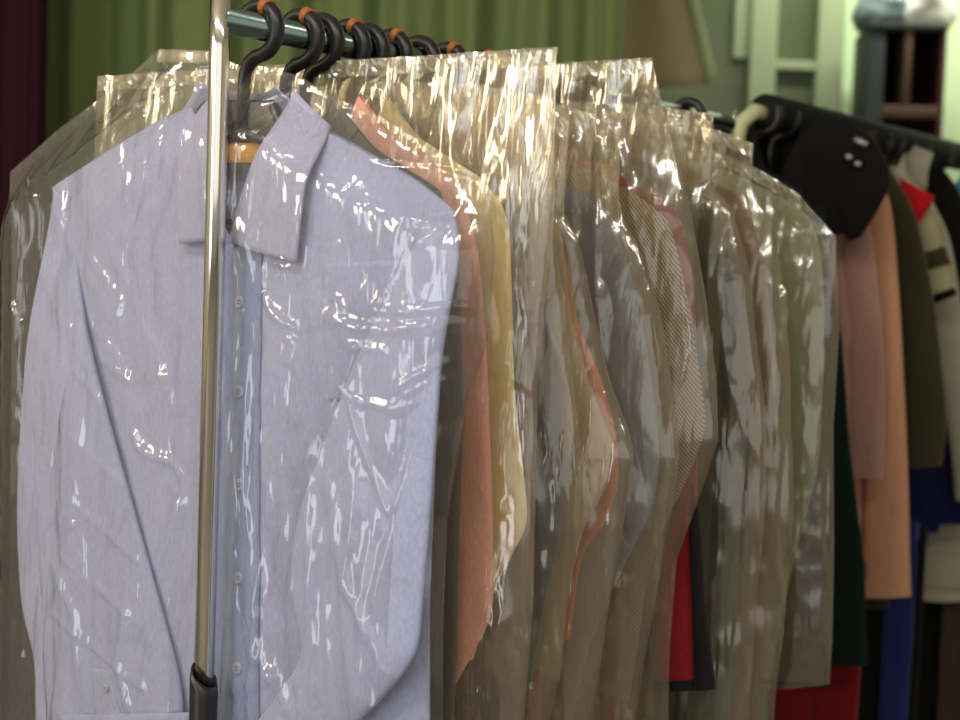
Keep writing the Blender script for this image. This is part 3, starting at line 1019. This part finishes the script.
far('shirt', 876, WHT, 'off white long sleeved shirt below the cream jacket', 'shirt',
    [(930, 196), (950, 240), (962, 310), (972, 380), (980, 440), (984, 500)], inner=[(908, 210), (918, 270), (926, 320), (938, 380), (950, 440), (956, 500)], tpx=893, zb_px=592, seed=267, th=.016,
    hlabel='black hanger carrying the off white shirt')
far('jacket', 888, NAVB, 'navy blue jacket partly hidden behind the olive brown jacket', 'jacket',
    [(918, 226), (944, 300), (958, 380), (966, 450), (970, 524)], tpx=935, zb_px=526, seed=289, width=.14, th=.016,
    hlabel='black hanger carrying the navy blue jacket')
far('shirt', 900, WHT, 'off white shirt whose hem shows below the navy jacket', 'shirt',
    [(925, 230), (948, 300), (962, 380), (974, 450), (980, 588)], tpx=962, zb_px=592, seed=290, width=.14, th=.016, zs_px=150, collar=WHT,
    hlabel='black hanger behind the navy blue jacket')
far('coat', 915, BLK2, 'long black coat with rounded shoulder at the back of the far rack', 'coat',
    [(926, 150), (956, 186), (978, 240), (990, 320), (996, 420), (1000, 520)], tpx=975, zb_px=900, seed=278, width=.12, th=.018,
    hlabel='black hanger carrying the long black coat')

TEAL = cloth('teal', srgb(60, 150, 140))
far('shirt', 938, TEAL, 'teal shirt last on the far rack, barely showing above the black coat', 'shirt',
    [(968, 180), (996, 230), (1008, 330), (1014, 450), (1016, 560)], tpx=1000, zb_px=700, zs_px=166, seed=311, hlabel='black hanger carrying the teal shirt')

# lower clothes showing under the far rack's jackets: trousers folded over hangers
def trousers(hpx, mat, label, x0, x1, ytop, ybot, seed, cat='trousers', yoff=0.0):
    fr = Frame(s_of(hpx), 0, DZ2)
    t = empty('trousers', fr.o + fr.d * yoff, fr.rz, label, cat, None)
    a, b = fr.L(x0, ytop), fr.L(x1, ytop)
    mid = (a[0] + b[0]) / 2; zb = fr.L((x0 + x1) / 2, ybot)[1]
    for k, (p, q) in enumerate(((a[0], mid + .006), (mid - .006, b[0]))):
        sleeve_mesh('leg', mat, t, [(q, a[1]), (q, (a[1] + zb) / 2), (q - .004, zb)], [(p, a[1]), (p, (a[1] + zb) / 2), (p + .004, zb)], n=30, th=.012, seed=seed + k, amp=.004)
    mesh_w = MB(); mesh_w.box(a[0], -.013, a[1] - .012, b[0], .013, a[1] + .02)
    mesh_w.build('waistband', mat, t, bevel=.006)
    return t


# ================================================================== room
WALLG = simple('pale_green_wall', srgb(205, 228, 178), .7, var=.05, scale=3, bump=.05, bscale=120)
WALLN = simple('cream_wall', srgb(216, 206, 184), .8, var=.05, scale=3)
FLOORM = simple('grey_tile_floor', srgb(110, 104, 92), .4, var=.15, scale=6)
CEILM = simple('white_ceiling', srgb(225, 222, 210), .9, var=.03)
X0, X1, Y0, Y1, ZC = -2.2, 3.2, -2.2, 4.75, 2.8


def struct(name, m, x0, y0, z0, x1, y1, z1):
    o = MB().box(x0, y0, z0, x1, y1, z1).build(name, m, None, smooth=False)
    o['kind'] = 'structure'
    return o


struct('floor', FLOORM, X0 - .1, Y0, -.1, X1 + .1, Y1 + .1, 0)
struct('ceiling', CEILM, X0 - .1, Y0, ZC, X1 + .1, Y1 + .1, ZC + .1)
struct('wall_left', WALLN, X0 - .1, Y0, 0, X0, Y1 + .1, ZC)
struct('wall_right', WALLN, X1, Y0, 0, X1 + .1, Y1 + .1, ZC)
struct('wall_back', WALLG, X0, Y1, 0, X1, Y1 + .1, ZC)


def curtain(name, mat, x0, x1, y, z0, z1, folds, amp, label, seed, nx=160, nz_=24, thick=.004):
    o = empty(name, ((x0 + x1) / 2, y, z1), 0, label, 'curtain')
    def fn(u, v):
        x = (u - .5) * (x1 - x0)
        w = math.sin(u * folds * 2 * PI + 1.3 * nz(u * 5, v * .6, seed)) + .5 * math.sin(u * folds * 3.7 * PI + seed + 1.1 * nz(u * 7, v, seed + 2))
        return (x + .008 * nz(u * 8, v * 2, seed + 6), amp * w * (.6 + .4 * v) + amp * .5 * nz(u * 12, v * 1.5, seed + 4), -(z1 - z0) * v)
    V, Fc = slab(fn, nx, nz_, thick)
    mesh('drape', V, Fc, mat, o)
    return o


GCURT = cloth('green_curtain', srgb(124, 140, 88), sheen=.1)
MCURT = cloth('maroon_curtain', srgb(44, 10, 24), sheen=.0)
TCURT = cloth('taupe_curtain', srgb(188, 174, 138))
PBAND = cloth('pale_green_band', srgb(176, 190, 140))
yc = 3.3
a = W(38, 0, yc)[0]; b = W(627, 0, yc)[0]
cg = curtain('curtain', GCURT, a, b, yc, .03, 2.62, 9, .035, 'green curtain in soft vertical folds behind the near rack', 3, nx=420)
ym = 3.0
b2 = W(47, 60, ym)[0]
cm_ = curtain('curtain', MCURT, b2 - .75, b2, ym, .03, 2.62, 8, .02, 'dark maroon curtain hanging beside the green curtain', 8, nx=200)
MB().tube([(-1.9, yc + .0, 2.66), (.55, yc, 2.66)], .014, 16).build('curtain_rod', BLACKP)
tag(bpy.data.objects['curtain_rod'], 'black curtain rod carrying the green curtain', 'curtain rod')
MB().tube([(-2.2, ym, 2.66), (b2 + .1, ym, 2.66)], .014, 16).build('curtain_rod', BLACKP)
tag(bpy.data.objects['curtain_rod.001'], 'black curtain rod carrying the maroon curtain', 'curtain rod')

# taupe sheet with pale border beside the green curtain
yt = 3.7
t = empty('draped_sheet', W(660, 40, yt), 0, 'taupe sheet with pale green border hung beside the green curtain', 'sheet')
o_ = np.array(W(660, 40, yt))
def wq(pl, y): return [W(a, b, y) - o_ for a, b in pl]
def sheet(u, v):
    L_ = np.array(W(618, -160 + 252 * v, yt)) - o_
    R2 = np.array(W(640 + 68 * v ** .8 + (0 if v > .6 else 0), -160 + 244 * v, yt)) - o_
    p = L_ * (1 - u) + R2 * u
    return (p[0], .015 * math.sin(u * 7) - .01 * u, p[2])
V, Fc = slab(sheet, 24, 20, .006)
mesh('cloth', V, Fc, TCURT, t)
def bandf(u, v):
    R2 = np.array(W(638 + 68 * v ** .8, -160 + 244 * v, yt)) - o_
    R3 = np.array(W(648 + 68 * v ** .8, -160 + 240 * v, yt)) - o_
    p = R2 * (1 - u) + R3 * u
    return (p[0], -.012 - .012 * math.sin(u * PI), p[2])
V, Fc = slab(bandf, 8, 20, .01)
mesh('border', V, Fc, PBAND, t)['label'] = 'pale green border'

# window with grey green panes in the back wall
FRAME = simple('pale_frame_paint', srgb(156, 170, 128), .5)
PANE = simple('grey_green_frosted_pane', srgb(96, 106, 74), .25, var=.2, scale=4)
yw = Y1 - .005
wn = empty('window_1', W(760, 40, Y1), 0); wn['kind'] = 'structure'
wo = np.array(W(760, 40, Y1))
def wbox(name, mat, p0, p1, d0, d1, parent, bevel=.004):
    a = W(*p0, Y1) - wo; b = W(*p1, Y1) - wo
    return MB().box(min(a[0], b[0]), -d0, min(a[2], b[2]), max(a[0], b[0]), -d1, max(a[2], b[2])).build(name, mat, parent, smooth=False, bevel=bevel)
wbox('pane', PANE, (640, -150), (828, 170), .012, .002, wn, 0)
wbox('frame', FRAME, (757, -150), (768, 170), .05, .0, wn)
wbox('frame', FRAME, (824, -150), (834, 170), .05, .0, wn)
wbox('transom', FRAME, (768, 62), (824, 73), .045, .0, wn)
wbox('muntin', FRAME, (741, -150), (748, 60), .03, .0, wn)

# tall dark bookcase with a bundle on top
DARKW = simple('dark_teal_side', srgb(34, 44, 40), .6, var=.2)
REDW = simple('dark_red_wood', srgb(70, 26, 20), .6, var=.3, scale=8)
SHELFW = simple('tan_shelf_edge', srgb(96, 72, 52), .6)
yb_ = 4.35
bl = W(866, 100, yb_); br = W(943, 100, yb_)
zt_ = W(900, 30, yb_)[2]
bk = empty('bookcase', ((bl[0] + br[0]) / 2, yb_, 0), math.radians(-6), 'tall dark bookcase with red brown inside against the pale green wall', 'bookcase')
hw = (br[0] - bl[0]) / 2
MB().box(-hw, 0, 0, -hw + .05, .3, zt_).build('side_panel', DARKW, bk, bevel=.003)
MB().box(hw - .014, 0, 0, hw, .3, zt_).build('side_panel', REDW, bk, bevel=.003)
MB().box(-hw + .05, .28, 0, hw - .014, .3, zt_).build('back_panel', REDW, bk)
MB().box(-hw, -.004, zt_, hw, .3, zt_ + .018).build('top_panel', DARKW, bk, bevel=.003)
zsx = W(905, 112, yb_)[2]
MB().box(-hw + .105, 0, zsx + .02, -hw + .125, .28, zt_).build('divider', SHELFW, bk, bevel=.002)
for k in range(4):
    z = zsx - .38 * k
    MB().box(-hw + .05, 0, z - .015, hw - .014, .28, z + .018).build('shelf', SHELFW, bk, bevel=.002)
PLB = simple('blue_grey_plastic', srgb(130, 150, 150), .35, var=.2, bump=.4, bscale=30)
PLW = simple('white_plastic', srgb(235, 242, 225), .35, bump=.4, bscale=30)


def lump(name, mat, c, r, label, cat, seed, parent=None, nu=36, nv=22, flatb=True):
    V, Fc = [], []
    for j in range(nv):
        ph = PI * j / (nv - 1)
        for i in range(nu):
            th = 2 * PI * i / nu
            d = np.array((math.sin(ph) * math.cos(th), math.sin(ph) * math.sin(th), math.cos(ph)))
            k = 1 + .22 * nz(d[0] * 2.2 + seed, d[1] * 2.2 + d[2] * 1.4, seed) + .1 * ridge(d[0] * 5, d[2] * 5 + d[1] * 3, seed)
            z = d[2] * r[2] * k
            if flatb and z < -r[2] * .55: z = -r[2] * .55
            V.append((d[0] * r[0] * k, d[1] * r[1] * k, z + r[2] * .55))
    for j in range(nv - 1):
        for i in range(nu):
            i2 = (i + 1) % nu
            Fc.append((j * nu + i, (j + 1) * nu + i, (j + 1) * nu + i2, j * nu + i2))
    o = mesh(name, V, Fc, mat, None, loc=c)
    if parent: o.parent = parent
    return tag(o, label, cat)


pw = W(885, 24, yb_ + .1)
lump('plastic_bundle', PLB, (pw[0] + .0, yb_ + .12, zt_ + .018), (.085, .1, .075), 'blue grey plastic bundle lying on top of the bookcase', 'bundle', 3)
pw = W(925, 24, yb_)
lump('carrier_bag', PLW, (pw[0] + .015, yb_ + .1, zt_ + .018), (.095, .1, .095), 'white plastic carrier bag slumped on top of the bookcase', 'bag', 5)

# trousers seen below the jackets of the far rack
trousers(776, DRED, 'dark red trousers hanging lowest beneath the bottle green dress', 776, 866, 560, 800, 301)
trousers(869, BLK2, 'black trousers showing under the hem of the peach tan cardigan', 866, 927, 529, 800, 302)
trousers(862, BLUE2, 'royal blue trousers hanging below the peach tan cardigan', 889, 918, 530, 800, 303)
trousers(906, BRN, 'brown trousers hanging beneath the off white hem', 948, 985, 520, 800, 304)

# ================================================================== light
def area(name, loc, size, energy, color, target):
    l = bpy.data.lights.new(name, 'AREA'); l.shape = 'RECTANGLE'; l.size, l.size_y = size
    l.energy = energy; l.color = color
    o = bpy.data.objects.new(name, l); COL.objects.link(o)
    o.location = loc
    o.rotation_euler = (Vector(target) - Vector(loc)).to_track_quat('-Z', 'Y').to_euler()
    return o


area('unseen_ceiling_strip', (-.75, .25, 2.7), (1.2, .08), 20, (1, .97, .92), (-.6, .6, 0))  # unseen strip, put in to make glints on the plastic
area('unseen_ceiling_strip', (.75, .0, 2.7), (1.2, .08), 14, (1, .93, .80), (.75, .3, 0))  # second added strip for the film's glints, no fixture modelled
area('unseen_ceiling_strip', (1.5, 4.25, 2.7), (1.6, .12), 19, (1, 1, .92), (1.5, 4.75, .8))  # added to brighten the back wall while missing the far rack
area('warm_wall_lamp', (-2.05, .6, 1.95), (.45, .6), 17, (1, .80, .52), (.1, 1.4, 1.2))
area('side_sheen_panel', (-2.1, -.5, 1.35), (1.5, 1.9), 33, (.95, .97, 1), (0, 1.4, 1.2))  # added soft panel that veils the film; the left wall has no window
area('front_fill_panel', (0.2, -2.0, 1.6), (3.6, 2.0), 18, (1, .95, .88), (.1, 2, 1.2))  # added soft fill from behind the camera; no shopfront stands there

w = bpy.data.worlds.new('world'); SC.world = w; w.use_nodes = True
bg = w.node_tree.nodes['Background']
bg.inputs['Color'].default_value = (1, .95, .87, 1); bg.inputs['Strength'].default_value = .22

# ================================================================== camera
cd = bpy.data.cameras.new('camera'); co = bpy.data.objects.new('camera', cd); COL.objects.link(co)
cd.sensor_width = 36; cd.lens = FPX / 960 * 36
cd.clip_start = .02
M = Matrix(((R_[0], U_[0], -F_[0], CAM[0]), (R_[1], U_[1], -F_[1], CAM[1]), (R_[2], U_[2], -F_[2], CAM[2]), (0, 0, 0, 1)))
co.matrix_world = M
cd.dof.use_dof = True; cd.dof.focus_distance = 1.45; cd.dof.aperture_fstop = 4.5
SC.camera = co
SC.view_settings.view_transform = 'Standard'; SC.view_settings.look = 'None'; SC.view_settings.gamma = 1
SC.view_settings.exposure = 0.14
SC.cycles.transparent_max_bounces = 64
SC.cycles.max_bounces = 8
SC.cycles.use_denoising = True
